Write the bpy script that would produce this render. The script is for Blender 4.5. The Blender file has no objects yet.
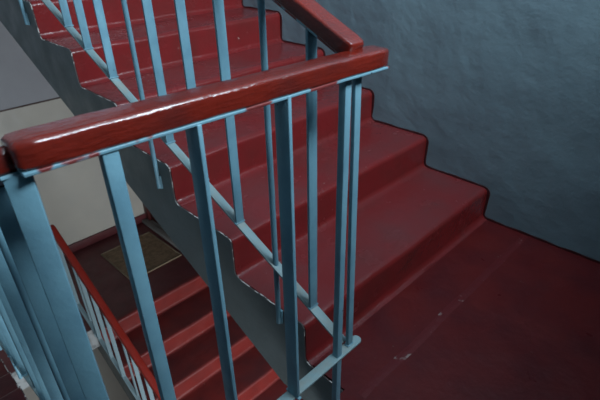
import bpy, bmesh, math, random
from mathutils import Vector, Matrix, noise
rnd = random.Random(7)
S = bpy.context.scene
C = S.collection

# ------------------------------------------------------------------ camera, world, lights, exposure
CAM = Vector((-0.7035, -0.7107, 1.1553))
YAW, PITCH, ROLL, FPX = 0.77127, 0.52748, -0.021707, 471.27
cam = bpy.data.objects.new('camera', bpy.data.cameras.new('camera'))
C.objects.link(cam)
fw = Vector((math.sin(YAW)*math.cos(PITCH), math.cos(YAW)*math.cos(PITCH), -math.sin(PITCH)))
rt = fw.cross(Vector((0, 0, 1))).normalized()
up = rt.cross(fw)
r2 = rt*math.cos(ROLL) + up*math.sin(ROLL)
u2 = -rt*math.sin(ROLL) + up*math.cos(ROLL)
M = Matrix((r2, u2, -fw)).transposed().to_4x4()
M.translation = CAM
cam.matrix_world = M
cam.data.sensor_width = 36
cam.data.lens = 36*FPX/600
cam.data.clip_start = 0.01
cam.data.dof.use_dof = True
cam.data.dof.focus_distance = 1.15
cam.data.dof.aperture_fstop = 9.0
S.camera = cam

S.view_settings.view_transform = 'Standard'
S.view_settings.look = 'None'
S.view_settings.gamma = 1
S.view_settings.use_curve_mapping = False
S.view_settings.exposure = -0.17

w = bpy.data.worlds.new('overcast_sky')
S.world = w
w.use_nodes = True
w.node_tree.nodes['Background'].inputs[0].default_value = (0.60, 0.78, 1.0, 1)
w.node_tree.nodes['Background'].inputs[1].default_value = 0.6

def area(name, loc, target, sx, sy, power, col, spread=180):
    l = bpy.data.lights.new(name, 'AREA')
    l.shape = 'RECTANGLE'; l.size = sx; l.size_y = sy; l.energy = power; l.color = col; l.spread = math.radians(spread)
    o = bpy.data.objects.new(name, l); C.objects.link(o)
    o.location = loc
    o.rotation_euler = (Vector(target)-Vector(loc)).to_track_quat('-Z', 'Y').to_euler()
    return o
# daylight entering by the two stairwell windows in the near wall
area('daylight_upper_window', (0.32, -1.43, 2.50), (0.32, 0.5, 2.47), 1.15, 0.85, 165, (0.74, 0.89, 1.0), 148)   # set back in its deep reveal
area('daylight_lower_window', (-0.10, -1.27, -1.25), (-0.10, 0.0, -1.45), 1.5, 1.1, 100, (0.90, 0.95, 1.0))

# ------------------------------------------------------------------ dimensions
W, H, T = 1.132, 0.1495, 0.325          # flight width, riser, tread
SL = H/T
XF = -0.0130                             # plane of the flight railing
YR = -0.166                             # plane of the railing across the well
XD = -0.604                             # plane of the down railing
ZL = -10*H                              # far landing level
T2 = 0.305
YA = 2.25                               # top nosing of the lower flight
YW = 3.44                               # far wall
YN = -1.30                              # near wall
XL = -1.76                              # left wall
XS = -0.625                             # inner edge of the down flight

# ------------------------------------------------------------------ materials
def mat(name, col, rough=0.4, bumps=(), var=None, chips=None, up_tint=None, coat=0.0, spec=0.5):
    m = bpy.data.materials.new(name); m.use_nodes = True
    nt = m.node_tree; N = nt.nodes; L = nt.links
    b = N['Principled BSDF']
    b.inputs['Roughness'].default_value = rough
    b.inputs['Specular IOR Level'].default_value = spec
    b.inputs['Coat Weight'].default_value = coat
    b.inputs['Coat Roughness'].default_value = 0.15
    tc = N.new('ShaderNodeTexCoord'); gm = N.new('ShaderNodeNewGeometry')
    pos = gm.outputs['Position']
    def nz(scale, detail=4, rg=0.55, stretch=None, dist=0.0):
        n = N.new('ShaderNodeTexNoise'); n.inputs['Scale'].default_value = scale
        n.inputs['Detail'].default_value = detail; n.inputs['Roughness'].default_value = rg
        n.inputs['Distortion'].default_value = dist
        src = pos
        if stretch:
            mp = N.new('ShaderNodeMapping'); mp.inputs['Scale'].default_value = stretch
            L.new(pos, mp.inputs['Vector']); src = mp.outputs[0]
        L.new(src, n.inputs['Vector'])
        return n.outputs['Fac']
    def ramp(fac, a, bb):
        r = N.new('ShaderNodeMapRange'); r.inputs['From Min'].default_value = a; r.inputs['From Max'].default_value = bb
        L.new(fac, r.inputs['Value']); return r.outputs[0]
    def mix(fac, c0, c1):
        x = N.new('ShaderNodeMix'); x.data_type = 'RGBA'
        if isinstance(fac, float): x.inputs[0].default_value = fac
        else: L.new(fac, x.inputs[0])
        for i, c in ((6, c0), (7, c1)):
            if isinstance(c, tuple): x.inputs[i].default_value = (*c, 1)
            else: L.new(c, x.inputs[i])
        return x.outputs[2]
    cur = col
    if var:
        for (c2, sc, a, bb) in var: cur = mix(ramp(nz(sc), a, bb), cur, c2)
    if up_tint:  # second colour mixed in on upward faces only
        c2, amt = up_tint
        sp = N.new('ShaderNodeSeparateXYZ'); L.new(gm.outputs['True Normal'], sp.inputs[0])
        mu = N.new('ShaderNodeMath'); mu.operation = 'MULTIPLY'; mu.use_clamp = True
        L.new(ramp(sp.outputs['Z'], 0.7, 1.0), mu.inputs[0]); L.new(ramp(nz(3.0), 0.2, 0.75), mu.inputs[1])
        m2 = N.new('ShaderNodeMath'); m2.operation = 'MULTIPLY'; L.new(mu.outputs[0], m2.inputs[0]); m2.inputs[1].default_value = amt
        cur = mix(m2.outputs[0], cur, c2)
    if chips:
        for (c2, sc, a, bb) in chips: cur = mix(ramp(nz(sc, 3, 0.6), a, bb), cur, c2)
    if isinstance(cur, tuple): b.inputs['Base Color'].default_value = (*cur, 1)
    else: L.new(cur, b.inputs['Base Color'])
    prev = None
    for bp_ in bumps:
        sc, st, d = bp_[:3]
        bn = N.new('ShaderNodeBump'); bn.inputs['Strength'].default_value = st; bn.inputs['Distance'].default_value = d
        L.new(nz(sc, 3, 0.5, bp_[3] if len(bp_) > 3 else None, bp_[4] if len(bp_) > 4 else 0.0), bn.inputs['Height'])
        if prev: L.new(prev, bn.inputs['Normal'])
        prev = bn.outputs[0]
    if prev: L.new(prev, b.inputs['Normal'])
    rr = ramp(nz(9, 3), 0.3, 0.7)
    r3 = N.new('ShaderNodeMapRange'); r3.inputs['To Min'].default_value = rough*0.8; r3.inputs['To Max'].default_value = min(1, rough*1.35)
    L.new(rr, r3.inputs['Value']); L.new(r3.outputs[0], b.inputs['Roughness'])
    return m

RED = (0.140, 0.0120, 0.0125)
m_step = mat('red_floor_paint', RED, 0.22, spec=0.38, bumps=[(14, 0.5, 0.006), (70, 0.35, 0.0025), (5, 0.5, 0.01)],
             var=[((0.105, 0.014, 0.0130), 6, 0.42, 0.7)], chips=[((0.30, 0.19, 0.17), 34, 0.72, 0.76)], up_tint=((0.19, 0.085, 0.095), 0.22))  # pale tint on treads: dust plus their greyish sheen, put into the colour
m_floor = mat('red_landing_paint', (0.098, 0.0100, 0.0100), 0.34, spec=0.30, bumps=[(16, 0.5, 0.004), (60, 0.4, 0.002), (4, 0.4, 0.008)],
              var=[((0.066, 0.0085, 0.0105), 5, 0.4, 0.7)], chips=[((0.12, 0.075, 0.07), 24, 0.70, 0.76), ((0.22, 0.15, 0.14), 55, 0.76, 0.78)])
m_lowstep = mat('dark_tread_red_floor_paint', (0.20, 0.022, 0.018), 0.42, bumps=[(14, 0.4, 0.005), (60, 0.3, 0.002)],
                var=[((0.15, 0.018, 0.015), 6, 0.42, 0.7)], chips=[((0.30, 0.17, 0.14), 40, 0.72, 0.76)], up_tint=((0.072, 0.020, 0.023), 0.95))  # upward faces tinted darker than the risers
m_lowfloor = mat('brown_red_landing_paint', (0.135, 0.030, 0.034), 0.45, bumps=[(20, 0.4, 0.004)],
                 var=[((0.095, 0.024, 0.027), 6, 0.4, 0.7)])
m_seam = mat('red_landing_paint_scuffed', (0.095, 0.011, 0.013), 0.36, spec=0.35, bumps=[(60, 0.5, 0.002)], chips=[((0.24, 0.17, 0.16), 16, 0.60, 0.66)])
m_border = mat('dark_red_border_paint', (0.045, 0.009, 0.010), 0.35, bumps=[(40, 0.5, 0.003)])
m_wood = mat('red_brown_handrail_paint', (0.140, 0.0125, 0.0070), 0.15, bumps=[(30, 0.5, 0.003, (1, 6, 6)), (120, 0.5, 0.0012), (28, 0.5, 0.004)],
             var=[((0.095, 0.013, 0.010), 9, 0.45, 0.65)], chips=[((0.42, 0.26, 0.17), 26, 0.715, 0.73)], coat=0.4)
m_lowwood = mat('bright_red_handrail_paint', (0.26, 0.020, 0.012), 0.35, bumps=[(40, 0.3, 0.002)])
m_blue = mat('light_blue_metal_paint', (0.150, 0.300, 0.370), 0.38, bumps=[(35, 0.4, 0.002), (160, 0.5, 0.0008)],
             var=[((0.120, 0.250, 0.320), 12, 0.45, 0.65)], chips=[((0.05, 0.05, 0.05), 60, 0.74, 0.76)])
m_strip = mat('blue_strip_paint_with_red_smears', (0.150, 0.290, 0.355), 0.38, bumps=[(60, 0.5, 0.0015)], chips=[((0.17, 0.030, 0.028), 11, 0.54, 0.57), ((0.02, 0.01, 0.01), 50, 0.70, 0.72)])
m_rail = mat('dusty_blue_metal_paint', (0.200, 0.300, 0.320), 0.5, bumps=[(35, 0.4, 0.002), (150, 0.5, 0.0008)],
             var=[((0.24, 0.27, 0.25), 20, 0.45, 0.7)])
m_lowblue = mat('pale_blue_metal_paint', (0.24, 0.34, 0.37), 0.45, bumps=[(60, 0.3, 0.001)])
m_grey = mat('grey_green_stringer_paint', (0.124, 0.148, 0.150), 0.45, bumps=[(10, 0.4, 0.006), (55, 0.35, 0.002)],
             var=[((0.112, 0.130, 0.128), 4, 0.4, 0.7)], chips=[((0.12, 0.13, 0.13), 45, 0.73, 0.76)])
m_chip = mat('chipped_plaster', (0.06, 0.045, 0.045), 0.8, var=[((0.42, 0.40, 0.38), 30, 0.50, 0.56)], bumps=[(80, 0.5, 0.002)])
m_wall = mat('blue_grey_wall_paint', (0.140, 0.205, 0.232), 0.40,
             bumps=[(6, 0.32, 0.02, (1, 1, 1), 0.2), (26, 0.26, 0.006, (1, 0.8, 1.2), 0.3), (80, 0.4, 0.002), (3, 0.4, 0.03)],
             var=[((0.118, 0.170, 0.195), 3.0, 0.4, 0.7)])
m_white = mat('grey_whitewash', (0.34, 0.35, 0.37), 0.9, bumps=[(20, 0.3, 0.003)], var=[((0.30, 0.31, 0.33), 2, 0.4, 0.7)])
m_beige = mat('cream_wall_paint', (0.48, 0.46, 0.40), 0.6, bumps=[(12, 0.3, 0.004)], var=[((0.42, 0.41, 0.37), 2, 0.4, 0.7)])
m_line = mat('brown_dividing_line_paint', (0.06, 0.035, 0.03), 0.6)
m_mat = mat('brown_doormat_fibre', (0.30, 0.20, 0.12), 0.95, bumps=[(220, 0.8, 0.004), (60, 0.5, 0.004)],
            var=[((0.20, 0.135, 0.08), 30, 0.4, 0.65)])
m_matedge = mat('pale_doormat_binding', (0.26, 0.20, 0.13), 0.9, bumps=[(200, 0.5, 0.002)])
m_door = mat('dark_brown_door_paint', (0.070, 0.014, 0.013), 0.4, bumps=[(20, 0.3, 0.003, (6, 6, 1))])
m_plaster = mat('grey_chipped_plaster', (0.34, 0.36, 0.36), 0.85, bumps=[(18, 0.6, 0.01), (70, 0.5, 0.003)], var=[((0.20, 0.21, 0.21), 14, 0.45, 0.6)])
m_metal = mat('dull_steel', (0.30, 0.30, 0.30), 0.4)
m_sash = mat('white_window_paint', (0.6, 0.62, 0.62), 0.4, bumps=[(40, 0.2, 0.001)])
m_thres = mat('grey_concrete_threshold', (0.22, 0.22, 0.21), 0.8, bumps=[(60, 0.5, 0.002)])
def glass():
    m = bpy.data.materials.new('window_glass'); m.use_nodes = True
    b = m.node_tree.nodes['Principled BSDF']
    b.inputs['Base Color'].default_value = (0.9, 0.97, 1, 1); b.inputs['Roughness'].default_value = 0.02
    b.inputs['Transmission Weight'].default_value = 1.0; b.inputs['IOR'].default_value = 1.45
    return m
m_glass = glass()

# ------------------------------------------------------------------ helpers
def link(name, bm, materials, parent=None, smooth=False, bevel=0.0, seg=2, angle=35):
    bmesh.ops.recalc_face_normals(bm, faces=bm.faces)
    me = bpy.data.meshes.new(name); bm.to_mesh(me); bm.free()
    for m in (materials if isinstance(materials, (list, tuple)) else [materials]): me.materials.append(m)
    o = bpy.data.objects.new(name, me); C.objects.link(o)
    if parent: o.parent = parent
    if bevel:
        b = o.modifiers.new('bevel', 'BEVEL'); b.width = bevel; b.segments = seg; b.limit_method = 'ANGLE'; b.angle_limit = math.radians(40)
    if smooth or bevel:
        for p in me.polygons: p.use_smooth = True
        me.set_sharp_from_angle(angle=math.radians(angle)) if not bevel else None
    return o
def empty(name, label, cat, loc=(0, 0, 0), group=None):
    o = bpy.data.objects.new(name, None); C.objects.link(o)
    o.empty_display_size = 0.1
    o['label'] = label; o['category'] = cat
    if group: o['group'] = group
    return o
def box(bm, x0, x1, y0, y1, z0, z1):
    v = [bm.verts.new(p) for p in ((x0,y0,z0),(x1,y0,z0),(x1,y1,z0),(x0,y1,z0),(x0,y0,z1),(x1,y0,z1),(x1,y1,z1),(x0,y1,z1))]
    for f in ((3,2,1,0),(4,5,6,7),(0,1,5,4),(1,2,6,5),(2,3,7,6),(3,0,4,7)): bm.faces.new([v[i] for i in f])
    return v
def struct(name, boxes, m, bevel=0.0):
    bm = bmesh.new()
    for b in boxes: box(bm, *b)
    o = link(name, bm, m, None, bevel=bevel); o['kind'] = 'structure'
    return o
def extrude_x(bm, prof, x0, x1, mi_side=None, mi_edge=None):
    """prof: list of (y,z); solid prism between x0 and x1"""
    a = [bm.verts.new((x0, y, z)) for y, z in prof]; b = [bm.verts.new((x1, y, z)) for y, z in prof]
    n = len(prof)
    f0 = bm.faces.new(a); f1 = bm.faces.new(b[::-1])
    ed = [bm.faces.new((a[i], b[i], b[(i+1) % n], a[(i+1) % n])) for i in range(n)]
    if mi_side is not None:
        f0.material_index = mi_side; f1.material_index = mi_side
    if mi_edge is not None:
        for f in ed: f.material_index = mi_edge
    bmesh.ops.triangulate(bm, faces=[f0, f1])
    return a, b
def sweep(bm, section, p0, p1, side, upv, caps=True, cuts=1, wob=0.0, seed=0):
    """section: list of (s,u); straight sweep p0->p1 with optional hand-painted wobble"""
    p0 = Vector(p0); p1 = Vector(p1); side = Vector(side); upv = Vector(upv)
    rings = []
    for k in range(cuts+1):
        c = p0.lerp(p1, k/cuts); ring = []
        for (s, u) in section:
            q = c + side*s + upv*u
            if wob:
                nn = noise.noise_vector(q*22 + Vector((seed*3.1, 0, 0)))
                q = q + (side*nn.x + upv*nn.y)*wob
            ring.append(bm.verts.new(q))
        rings.append(ring)
    n = len(section)
    for a, b in zip(rings, rings[1:]):
        for i in range(n): bm.faces.new((a[i], a[(i+1) % n], b[(i+1) % n], b[i]))
    if caps:
        bm.faces.new(rings[0][::-1]); bm.faces.new(rings[-1])
    return rings
def circ(r, n=12): return [(r*math.cos(2*math.pi*i/n), r*math.sin(2*math.pi*i/n)) for i in range(n)]
def rrect(wd, h, rb, rtp, n=5):
    """rounded rectangle section centred in s, from u=0 to u=h"""
    out = []
    for (cx, cy, r, a0) in ((wd/2-rb, rb, rb, -90), (wd/2-rtp, h-rtp, rtp, 0), (-wd/2+rtp, h-rtp, rtp, 90), (-wd/2+rb, rb, rb, 180)):
        for i in range(n+1):
            a = math.radians(a0 + 90*i/n)
            out.append((cx+r*math.cos(a), cy+r*math.sin(a)))
    return out

# ------------------------------------------------------------------ structure: landings, walls, ceiling
def prism_z(bm, poly, z0, z1):
    a = [bm.verts.new((x, y, z0)) for x, y in poly]; b = [bm.verts.new((x, y, z1)) for x, y in poly]
    n = len(poly); bm.faces.new(a[::-1]); bm.faces.new(b)
    for i in range(n): bm.faces.new((a[i], a[(i+1) % n], b[(i+1) % n], b[i]))
bm = bmesh.new()
prism_z(bm, [(XL, YN), (W, YN), (W, 0.0), (0.004, 0.0), (0.004, -0.150), (XS, -0.150), (XL, -0.150)], -0.19, 0.0)
o = link('floor', bm, m_floor); o['kind'] = 'structure'
bm = bmesh.new()
prism_z(bm, [(0.004, YA+0.055), (W, YA+0.055), (W, YW), (XL, YW), (XL, 2.60), (XS, 2.60), (XS, 2.32), (0.004, 2.32)], ZL-0.19, ZL)
o = link('floor_lower', bm, m_lowfloor); o['kind'] = 'structure'
struct('trim_4', [(XS+0.002, 0.0, 2.312, 2.32, ZL-0.19, ZL-0.002)], m_plaster)
struct('floor_bottom', [(XL, W, YN, YW, -4.70, -4.55)], m_lowfloor)
struct('floor_half_below', [(XL, W, YN, -0.60, 2*ZL-0.18, 2*ZL)], m_lowfloor)
struct('floor_upper', [(XL, W, 9*T+0.055, YW, 10*H-0.18, 10*H)], m_floor)
struct('ceiling', [(XL-0.2, W+0.2, YN-0.3, YW+0.2, 3.05, 3.20)], m_white)
struct('wall_right', [(W, W+0.2, YN-0.3, YW, -4.7, 3.05)], m_wall)
struct('wall_left', [(XL-0.2, XL, YN-0.3, YW, -4.7, 3.05)], m_wall)
ZP = -0.05
struct('wall_back', [(XL-0.2, W+0.2, YW, YW+0.2, ZP, 3.05)], m_white)
struct('wall_back_lower', [(XL-0.2, W+0.2, YW-0.002, YW+0.2, -4.7, ZP)], m_beige)
struct('trim_1', [(XL, W, YW-0.004, YW, ZP-0.006, ZP+0.006)], m_line)
struct('baseboard_back', [(XL, W, YW-0.022, YW-0.002, ZL, ZL+0.085)], m_lowfloor, 0.004)
# near wall with two window openings
WX0, WX1 = -0.32, 0.96
UZ0, UZ1, LZ0, LZ1 = 2.02, 2.98, -1.95, -0.60
struct('wall_front', [(XL-0.2, WX0-0.8, YN-0.3, YN, -4.7, 3.05), (WX1, W+0.2, YN-0.3, YN, -4.7, 3.05),
                      (WX0, WX1, YN-0.3, YN, -4.7, LZ0), (WX0-0.8, WX0, YN-0.3, YN, -4.7, LZ0),
                      (WX0-0.8, WX1, YN-0.3, YN, LZ1, UZ0), (WX0, WX1, YN-0.3, YN, UZ1, 3.05),
                      (WX0-0.8, WX0, YN-0.3, YN, UZ0, 3.05)], m_wall)
def window(n, x0, x1, z0, z1):
    bm = bmesh.new(); y0, y1 = YN-0.22, YN-0.15; t = 0.06
    for b in ((x0, x0+t, y0, y1, z0, z1), (x1-t, x1, y0, y1, z0, z1), (x0+t, x1-t, y0, y1, z0, z0+t), (x0+t, x1-t, y0, y1, z1-t, z1),
              ((x0+x1)/2-t/2, (x0+x1)/2+t/2, y0, y1, z0+t, z1-t)): box(bm, *b)
    f = link('window_%d' % n, bm, m_sash); f['kind'] = 'structure'
    bm = bmesh.new(); box(bm, x0+t, (x0+x1)/2-t/2, y0+0.03, y0+0.034, z0+t, z1-t); box(bm, (x0+x1)/2+t/2, x1-t, y0+0.03, y0+0.034, z0+t, z1-t)
    link('pane', bm, m_glass, f)
window(1, WX0, WX1, UZ0, UZ1)
window(2, WX0-0.8, WX1, LZ0, LZ1)
# door of the lower landing, its frame standing proud of the right wall
bm = bmesh.new(); D0, D1 = 2.70, 3.36
box(bm, 1.085, 1.125, D0, D1, ZL+0.03, ZL+1.98)
ym = (D0+D1)/2
for (a, b_, c, d) in ((D0+0.07, ym-0.04, 0.2, 0.85), (ym+0.04, D1-0.07, 0.2, 0.85), (D0+0.07, ym-0.04, 1.0, 1.85), (ym+0.04, D1-0.07, 1.0, 1.85)):
    box(bm, 1.075, 1.085, a, b_, ZL+c, ZL+d)
dr = link('door_1', bm, m_door, bevel=0.004); dr['kind'] = 'structure'
bm = bmesh.new(); box(bm, 1.058, 1.130, D0-0.07, D0, ZL, ZL+2.04); box(bm, 1.058, 1.130, D1, D1+0.07, ZL, ZL+2.04); box(bm, 1.058, 1.130, D0, D1, ZL+1.98, ZL+2.04)
link('door_frame', bm, m_door, dr, bevel=0.004)
bm = bmesh.new(); box(bm, 1.005, 1.062, D0-0.06, D1+0.06, ZL, ZL+0.035); box(bm, 1.062, 1.125, D0, D1, ZL, ZL+0.028)
link('threshold', bm, m_thres, dr, bevel=0.006)
bm = bmesh.new(); sweep(bm, circ(0.010), (1.045, D0+0.06, ZL+1.0), (1.045, D0+0.16, ZL+1.0), (1, 0, 0), (0, 0, 1)); sweep(bm, circ(0.009), (1.045, D0+0.065, ZL+1.0), (1.085, D0+0.065, ZL+1.0), (0, 1, 0), (0, 0, 1))
link('door_handle', bm, m_metal, dr, smooth=True)

# ------------------------------------------------------------------ stair flights
def arc(cy, cz, r, a0, a1, n=5):
    return [(cy+r*math.cos(math.radians(a0+(a1-a0)*i/n)), cz+r*math.sin(math.radians(a0+(a1-a0)*i/n))) for i in range(n+1)]
RN, RF = 0.028, 0.024                   # nosing and foot radii
def step_top(y, z, h, t, last=False):
    """outline of one step from the foot of its riser to the foot of the next: (y,z) is the riser foot"""
    p = [(y-RF-0.004, z), (y-RF, z+0.0004)] + arc(y-RF, z+RF, RF, -90, 0)[1:]
    p[-1] = (y, z+RF)
    p += arc(y+RN-0.004, z+h-RN, RN, 180, 90)
    p += [(y+t-RF-0.004, z+h)] if not last else [(y+t, z+h)]
    return p
def mono(p):
    """keep the outline running forward so the side can be filled with clean quads"""
    out = [p[0]]
    for (y, z) in p[1:]:
        if abs(y-out[-1][0]) < 1e-7 and abs(z-out[-1][1]) < 1e-7: continue
        out.append((max(y, out[-1][0]+1e-5), z))
    return out
def flight(root, y0, z0, n, h, t, x0, x1, m, m_side, drop, wob=0.0035, skip_top=False):
    k_sl = h/t
    under = lambda y: z0 + h + (y-y0)*k_sl - drop
    for k in range(n):
        ya, za = y0+k*t, z0+k*h
        top = step_top(ya, za, h, t)
        top = mono(top[1:] if k == 0 else top)
        if k == n-1: top[-1] = (ya+0.06, za+h)
        bm = bmesh.new()
        cuts = 26; q = len(top)
        rings = []
        for c in range(cuts+1):
            x = x0+(x1-x0)*c/cuts
            ring = []
            for i, (y, z) in enumerate(top):
                if 0 < i < q-1:
                    nn = noise.noise_vector(Vector((x*7, y*9+k*5, z*9)))
                    y, z = y+nn.y*wob, z+nn.z*wob
                ring.append(bm.verts.new((x, y, z)))
            for (y, z) in reversed(top): ring.append(bm.verts.new((x, y, min(under(y), z-0.01))))
            rings.append(ring)
        q2 = 2*q
        for a, b in zip(rings, rings[1:]):
            for i in range(q2): bm.faces.new((a[i], a[(i+1) % q2], b[(i+1) % q2], b[i]))
        for r_ in (rings[0], rings[-1]):
            for i in range(q-1): bm.faces.new((r_[i], r_[i+1], r_[q2-2-i], r_[q2-1-i]))
        link('step', bm, m, root, smooth=True, angle=50)
def skin(bm, jg, low_of, x, xo):
    """plate between outline jg and its lower edge, front face at xo, back at x; rim gets material 1"""
    f = [bm.verts.new((xo, y, z)) for y, z in jg]; g = [bm.verts.new((xo, y, low_of(y, z))) for y, z in jg]
    f2 = [bm.verts.new((x, y, z)) for y, z in jg]; g2 = [bm.verts.new((x, y, low_of(y, z))) for y, z in jg]
    for i in range(len(jg)-1):
        bm.faces.new((f[i], f[i+1], g[i+1], g[i])); bm.faces.new((f2[i], g2[i], g2[i+1], f2[i+1]))
        bm.faces.new((g[i], g[i+1], g2[i+1], g2[i]))
        e = bm.faces.new((f[i], f2[i], f2[i+1], f[i+1])); e.material_index = 1
    bm.faces.new((f[0], g[0], g2[0], f2[0])); bm.faces.new((f[-1], f2[-1], g2[-1], g[-1]))
def stringer(root, y0, z0, n, h, t, x, th, m, drop, tail=None, sign=-1, seed=0, jag=0.006):
    """painted side skin of the flight with a ragged upper paint edge"""
    pts = []
    if tail: pts += [(tail[0], z0), (y0-0.03, z0)]
    for k in range(n):
        top = step_top(y0+k*t, z0+k*h, h, t)
        pts += top[(1 if k == 0 else 0):]
    pts = mono(pts)
    out = []
    for (a, b) in zip(pts, pts[1:]):
        L = math.hypot(b[0]-a[0], b[1]-a[1]); m_ = max(1, int(L/0.006))
        for i in range(m_):
            u = i/m_; out.append((a[0]+(b[0]-a[0])*u, a[1]+(b[1]-a[1])*u))
    out.append(pts[-1])
    jg = []
    for (y, z) in out:
        v = noise.noise(Vector((y*30, z*30, seed)))*0.55 + noise.noise(Vector((y*110, z*110, seed+4)))*0.45
        d = 0.0030 + jag*v
        jg.append((y+d*0.75, z-d*0.8))
    jg = mono(jg)
    k_sl = h/t
    def low_of(y, z):
        v = z0+h+(y-y0)*k_sl-drop
        if tail: v = max(v, tail[1]) if y < y0+0.1 else v
        return min(v, z-0.01)
    bm = bmesh.new()
    skin(bm, jg, low_of, x, x+sign*th)
    return link('stringer', bm, [m, m_chip], root)

up_f = empty('stair_flight', 'flight of glossy dark red painted steps rising from the landing beside the blue-grey wall', 'stairs')
flight(up_f, 0.0, 0.0, 10, H, T, 0.0, W-0.0012, m_step, m_grey, 0.385)
stringer(up_f, 0.0, 0.0, 10, H, T, 0.0, 0.004, m_grey, 0.39, tail=(-0.150, -0.19), seed=1)

lo_f = empty('stair_flight', 'lower flight with bright red risers and dark treads, seen down through the stairwell', 'stairs')
y_b = YA-9*T2
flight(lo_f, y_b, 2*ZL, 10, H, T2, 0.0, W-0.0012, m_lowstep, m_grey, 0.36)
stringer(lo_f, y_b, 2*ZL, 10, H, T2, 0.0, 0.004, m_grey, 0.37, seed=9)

# down flight: steps fall away along +Y, so it is built mirrored
TD = 0.302
dn_f = empty('stair_flight', 'descending flight of dark red steps beside the nearest blue railing, bottom left corner', 'stairs')
yd0 = -0.150                             # landing edge; last riser foot at yd0+9*TD
for k in range(9):
    zt = -(k+1)*H; ya = yd0+k*TD
    bm = bmesh.new()
    prof = [(ya, zt-0.16), (ya, zt)] + [(ya+RF*0.4, zt)] + arc(ya+TD-RN, zt-RN, RN, 90, 0) + [(ya+TD, zt-H)] + [(ya+TD, zt-H-0.16)]
    extrude_x(bm, prof, XL+0.0015, XS)
    link('step', bm, m_floor, dn_f, smooth=True, angle=50)
bm = bmesh.new()
pts = []
for k in range(9):
    zt = -(k+1)*H; ya = yd0+k*TD
    pts += [(ya, zt+H), (ya, zt), (ya+TD-0.01, zt)]
pts.append((yd0+9*TD, ZL))
out = []
for (a, b) in zip(pts, pts[1:]):
    m_ = max(1, int(math.hypot(b[0]-a[0], b[1]-a[1])/0.012))
    for i in range(m_):
        y, z = a[0]+(b[0]-a[0])*i/m_, a[1]+(b[1]-a[1])*i/m_
        v = noise.noise(Vector((y*40, z*40, 3)))
        out.append((y-0.002+0.003*v, z-0.004+0.005*v))
out = mono(out)
skin(bm, out, lambda y, z: min(-0.36-(y-yd0)*H/TD, z-0.01), XS, XS+0.005)
link('stringer', bm, [m_grey, m_chip], dn_f)

# old joint of the landing slab, painted over
bm = bmesh.new()
n = 120; rows = []
for i in range(n+1):
    x = 0.02+(W-0.03)*i/n; yc = -0.198+0.006*noise.noise(Vector((x*5, 1, 0))); hh = 0.0009+0.0012*noise.noise(Vector((x*22, 4, 0)))
    rows.append([bm.verts.new((x, yc+dy, 0.0002+max(0.0002, hh)*hz)) for dy, hz in ((-0.014, 0), (-0.003, 1), (0.003, 1), (0.014, 0))])
for a, b in zip(rows, rows[1:]):
    for i in range(3): bm.faces.new((a[i], b[i], b[i+1], a[i+1]))
o = link('trim_3', bm, m_seam, smooth=True); o['kind'] = 'structure'

# dark paint border where the steps and landing meet the wall
bm = bmesh.new()
pts = [(-1.29, 0.0)]
yy = -1.29
while yy < -0.05: yy += 0.03; pts.append((yy, 0.0))
for k in range(6): pts += step_top(k*T, k*H, H, T)[1:]
dense = []
for (a, b) in zip(pts, pts[1:]):
    m_ = max(1, int(math.hypot(b[0]-a[0], b[1]-a[1])/0.012))
    for i in range(m_): dense.append((a[0]+(b[0]-a[0])*i/m_, a[1]+(b[1]-a[1])*i/m_))
oo = []; ii = []
for i, (y, z) in enumerate(dense):
    a = dense[max(0, i-2)]; b = dense[min(len(dense)-1, i+2)]
    d = Vector((b[0]-a[0], b[1]-a[1])); d = d.normalized() if d.length > 1e-6 else Vector((1, 0))
    nrm = Vector((-d.y, d.x)); wv = 0.009+0.005*noise.noise(Vector((y*14, z*14, 8)))
    oo.append((y+nrm.x*wv, z+nrm.y*wv)); ii.append((y-nrm.x*0.004, z-nrm.y*0.004))
va = [bm.verts.new((W-0.003, y, z)) for y, z in oo]; vb = [bm.verts.new((W-0.003, y, z)) for y, z in ii]; vc = [bm.verts.new((W, y, z)) for y, z in oo]
for i in range(len(oo)-1):
    bm.faces.new((va[i], va[i+1], vb[i+1], vb[i])); bm.faces.new((va[i], vc[i], vc[i+1], va[i+1]))
o = link('trim_2', bm, m_border); o['kind'] = 'structure'

# ------------------------------------------------------------------ railing of the landing
rail = empty('stair_railing', 'near railing: glossy red handrail on light blue metal bars, turning round the stairwell', 'railing')
HZ = 0.930                               # underside of the wooden handrail across the well
SEC = rrect(0.048, 0.034, 0.004, 0.008)
SECR = rrect(0.045, 0.032, 0.004, 0.006)
FLAT = [(-0.015, -0.0048), (0.015, -0.0048), (0.015, 0), (-0.015, 0)]
def handrail(p0, p1, side, upv, m, parent, sec=SEC, seed=0, label=None, name='handrail'):
    L = (Vector(p1)-Vector(p0)).length
    bm = bmesh.new(); r = sweep(bm, sec, p0, p1, side, upv, cuts=max(2, int(L/0.012)), wob=0.0011, seed=seed)
    # round the two ends a little
    for ring, nx in ((r[0], r[1]), (r[-1], r[-2])):
        c = sum((v.co for v in ring), Vector())/len(ring); cn = sum((v.co for v in nx), Vector())/len(nx)
        for v in nx: v.co = cn+(v.co-cn)*0.95+(c-cn)*0.50
        for v in ring: v.co = c+(v.co-c)*0.76
    o = link(name, bm, m, parent, smooth=True, angle=60)
    if label: o['label'] = label
    return o
X_R, X_L = 0.066, XD+0.012
handrail((-0.602, YR+0.010, HZ+0.001), (0.048, YR+0.000, HZ-0.008), (0, 1, 0), (0, 0, 1), m_wood, rail, seed=1)
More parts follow.
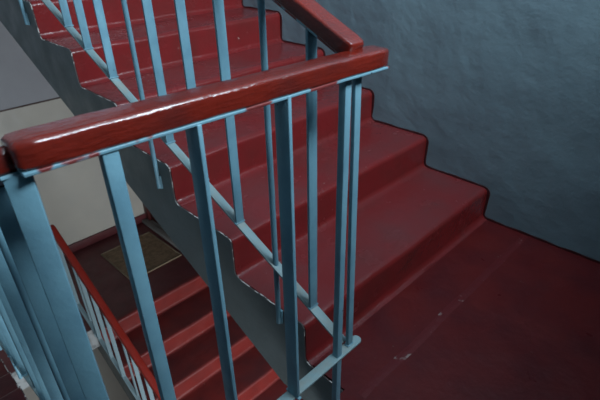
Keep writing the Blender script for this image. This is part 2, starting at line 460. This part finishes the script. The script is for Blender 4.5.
# flight handrail, rising with the steps
sl = Vector((0, 1, SL)).normalized(); un = Vector((0, -sl.z, sl.y))
def zr(y): return HZ+0.001+(y-YR)*SL      # underside of the rising handrail
handrail((XF+0.004, YR+0.020, zr(YR+0.020)), (XF+0.004, 2.6, zr(2.6)), (1, 0, 0), un, m_wood, rail, sec=SECR, seed=2)
sd = Vector((0, 1, -SL)).normalized(); ud = Vector((0, -sd.z, sd.y))
def zd(y): return HZ-(y-YR)*SL
handrail((XD+0.003, YR+0.004, zd(YR+0.004)), (XD+0.003, 2.35, zd(2.35)), (1, 0, 0), ud, m_wood, rail, sec=SECR, seed=3)
# steel strips below the handrails
bm = bmesh.new(); sweep(bm, FLAT, (XD+0.004, YR, HZ+0.001), (0.046, YR-0.009, HZ-0.008), (0, 1, 0), (0, 0, 1), cuts=20, wob=0.0006)
link('support_strip', bm, m_strip, rail, bevel=0.0010)
bm = bmesh.new(); sweep(bm, FLAT, (XF, YR+0.03, zr(YR+0.03)), (XF, 2.6, zr(2.6)), (1, 0, 0), un)
link('support_strip', bm, m_strip, rail, bevel=0.0010)
bm = bmesh.new(); sweep(bm, FLAT, (XD, YR+0.005, zd(YR+0.005)), (XD, 2.35, zd(2.35)), (1, 0, 0), ud)
link('support_strip', bm, m_strip, rail, bevel=0.0010)
# bottom rails
BZ = 0.201                               # top of the bottom rail across the well
def zb(y): return H*(1+y/T)+0.130         # top of the rising bottom rail
tip = [(-0.014, -0.0065), (0.014, -0.0065), (0.014, 0), (-0.014, 0)]
bm = bmesh.new()
poly = [(XD-0.014, YR-0.014), (0.018, YR-0.014)] + [(0.022+0.014*math.cos(math.radians(a)), YR+0.014*math.sin(math.radians(a))) for a in range(-80, 91, 17)] + [(XD-0.014, YR+0.014)]
prism_z(bm, poly, BZ-0.0065, BZ)
link('bottom_rail', bm, m_rail, rail, bevel=0.0012)
bm = bmesh.new(); sweep(bm, tip, (XF, YR+0.012, zb(YR+0.012)), (XF, 2.6, zb(2.6)), (1, 0, 0), un)
link('bottom_rail', bm, m_rail, rail, bevel=0.0012)
def zbd(y): return BZ-(y-YR)*SL
bm = bmesh.new(); sweep(bm, tip, (XD, YR+0.012, zbd(YR+0.012)), (XD, 2.35, zbd(2.35)), (1, 0, 0), ud)
link('bottom_rail', bm, m_rail, rail, bevel=0.0012)

def bar(x, y, z0, z1, wx, wy, parent, m=None, rot=0.0, lean=(0, 0), name='baluster', foot=True):
    bm = bmesh.new()
    sec = [(-wx/2, -wy/2), (wx/2, -wy/2), (wx/2, wy/2), (-wx/2, wy/2)]
    s = Vector((math.cos(rot), math.sin(rot), 0)); u = Vector((-math.sin(rot), math.cos(rot), 0))
    sweep(bm, sec, (x, y, z0), (x+lean[0], y+lean[1], z1), s, u, cuts=10, wob=0.0004, seed=x*9+y*5)
    if foot:   # weld bead at the foot
        sweep(bm, [(a*1.25, b*1.3) for a, b in sec], (x, y, z0-0.001), (x, y, z0+0.004), s, u)
    return link(name, bm, m or m_blue, parent, bevel=0.0012)
def rod(x, y, z0, z1, r, parent, m=None, plate=None, name='post'):
    bm = bmesh.new()
    sweep(bm, circ(r, 14), (x, y, z0), (x, y, z1), (1, 0, 0), (0, 1, 0), cuts=12, wob=0.0005, seed=y)
    if plate:
        box(bm, -0.0046 + (x-XF), -0.0115 + (x-XF), y-0.011, y+0.011, z0-0.006, z0+0.045) if x == XF else None
        sweep(bm, [(a*1.06, b*1.06) for a, b in circ(r, 14)], (x, y, z0-0.004), (x, y, z0+0.016), (1, 0, 0), (0, 1, 0))
    return link(name, bm, m or m_blue, parent, smooth=True, angle=60)

# across the well
TOPZ = HZ-0.0048
bar(-0.053, YR, -0.10, TOPZ, 0.017, 0.017, rail, name='post', foot=False)
bar(-0.212, YR-0.004, BZ, TOPZ, 0.0075, 0.034, rail)
bar(-0.380, YR-0.004, BZ, TOPZ, 0.0075, 0.034, rail)
bar(-0.503, YR-0.006, -0.10, TOPZ, 0.021, 0.016, rail, name='post', foot=False)
# corner uprights
bar(-0.004, YR+0.002, BZ, TOPZ, 0.018, 0.010, rail, lean=(-0.014, 0))
bar(-0.602, YR+0.006, BZ, TOPZ, 0.029, 0.010, rail, rot=math.radians(-20))
# rising flight
for y, wx in ((-0.042, 0.027), (0.258, 0.028), (0.425, 0.028), (0.597, 0.028), (0.925, 0.028), (1.088, 0.028), (1.226, 0.028), (1.53, 0.028), (1.84, 0.028), (2.0, 0.028), (2.16, 0.028)):
    bar(XF, y, zb(y), zr(y)-0.006, wx, 0.0075, rail)
for y, zf in ((0.104, 0.105), (0.735, 0.34), (1.72, 0.80), (2.32, 1.13)):
    rod(XF, y, zf, zr(y)-0.006, 0.0080, rail, plate=(0, 0))
# descending flight
for y in (-0.03, 0.27, 0.42, 0.57, 0.88, 1.03, 1.19, 1.5, 1.65, 1.8, 2.1):
    bar(XD, y, zbd(y), zd(y)-0.006, 0.030, 0.0075, rail, rot=math.radians(-24))
for y in (0.12, 0.72, 1.34, 1.96):
    rod(XD, y, zbd(y)-0.20, zd(y)-0.006, 0.0080, rail, plate=(0, 0))

# ------------------------------------------------------------------ railing of the lower flight
lrail = empty('stair_railing', 'lower railing: thin bright red handrail on pale blue bars, seen down the stairwell', 'railing')
S2 = H/T2
s2 = Vector((0, 1, S2)).normalized(); u2n = Vector((0, -s2.z, s2.y))
XR2 = -0.030
def z2(y): return -0.625+(y-2.47)*S2
def zb2(y): return ZL+(y-YA)*S2+0.105
SEC2 = rrect(0.046, 0.034, 0.006, 0.012)
ys = 0.0
handrail((XR2, ys, z2(ys)), (XR2, 2.47, z2(2.47)), (1, 0, 0), u2n, m_lowwood, lrail, sec=SEC2, seed=5)
bm = bmesh.new(); sweep(bm, FLAT, (XR2, ys, z2(ys)), (XR2, 2.44, z2(2.44)), (1, 0, 0), u2n); link('support_strip', bm, m_lowblue, lrail)
bm = bmesh.new(); sweep(bm, tip, (XR2, ys, zb2(ys)), (XR2, 2.44, zb2(2.44)), (1, 0, 0), u2n); link('bottom_rail', bm, m_lowblue, lrail)
y = 0.15; k = 0
while y < 2.45:
    if k % 4 == 2: rod(XR2+0.012, y, zb2(y)-0.17, z2(y)-0.006, 0.008, lrail, m_lowblue)
    else: bar(XR2, y, zb2(y), z2(y)-0.006, 0.026, 0.008, lrail, m_lowblue, foot=False)
    y += 0.152; k += 1

# ------------------------------------------------------------------ doormat
dm = empty('doormat', 'brown rectangular doormat with pale edge lying on the lower landing', 'doormat')
mx0, mx1, my0, my1 = -0.245, 0.245, -0.275, 0.275
bm = bmesh.new()
n = 24
g = [[bm.verts.new((mx0+(mx1-mx0)*i/n, my0+(my1-my0)*j/n, 0.010+0.002*noise.noise(Vector((i*0.4, j*0.4, 0))))) for j in range(n+1)] for i in range(n+1)]
for i in range(n):
    for j in range(n): bm.faces.new((g[i][j], g[i+1][j], g[i+1][j+1], g[i][j+1]))
r = bmesh.ops.extrude_face_region(bm, geom=bm.faces[:])
for v in [e for e in r['geom'] if isinstance(e, bmesh.types.BMVert)]: v.co.z = 0.001
link('pile', bm, m_mat, dm)
bm = bmesh.new(); e = 0.012
for b in ((mx0-e, mx1+e, my0-e, my0, 0.0005, 0.013), (mx0-e, mx1+e, my1, my1+e, 0.0005, 0.013), (mx0-e, mx0, my0, my1, 0.0005, 0.013), (mx1, mx1+e, my0, my1, 0.0005, 0.013)): box(bm, *b)
link('binding', bm, m_matedge, dm, bevel=0.002)
dm.location = (0.715, 2.905, ZL); dm.rotation_euler = (0, 0, math.radians(1.5))
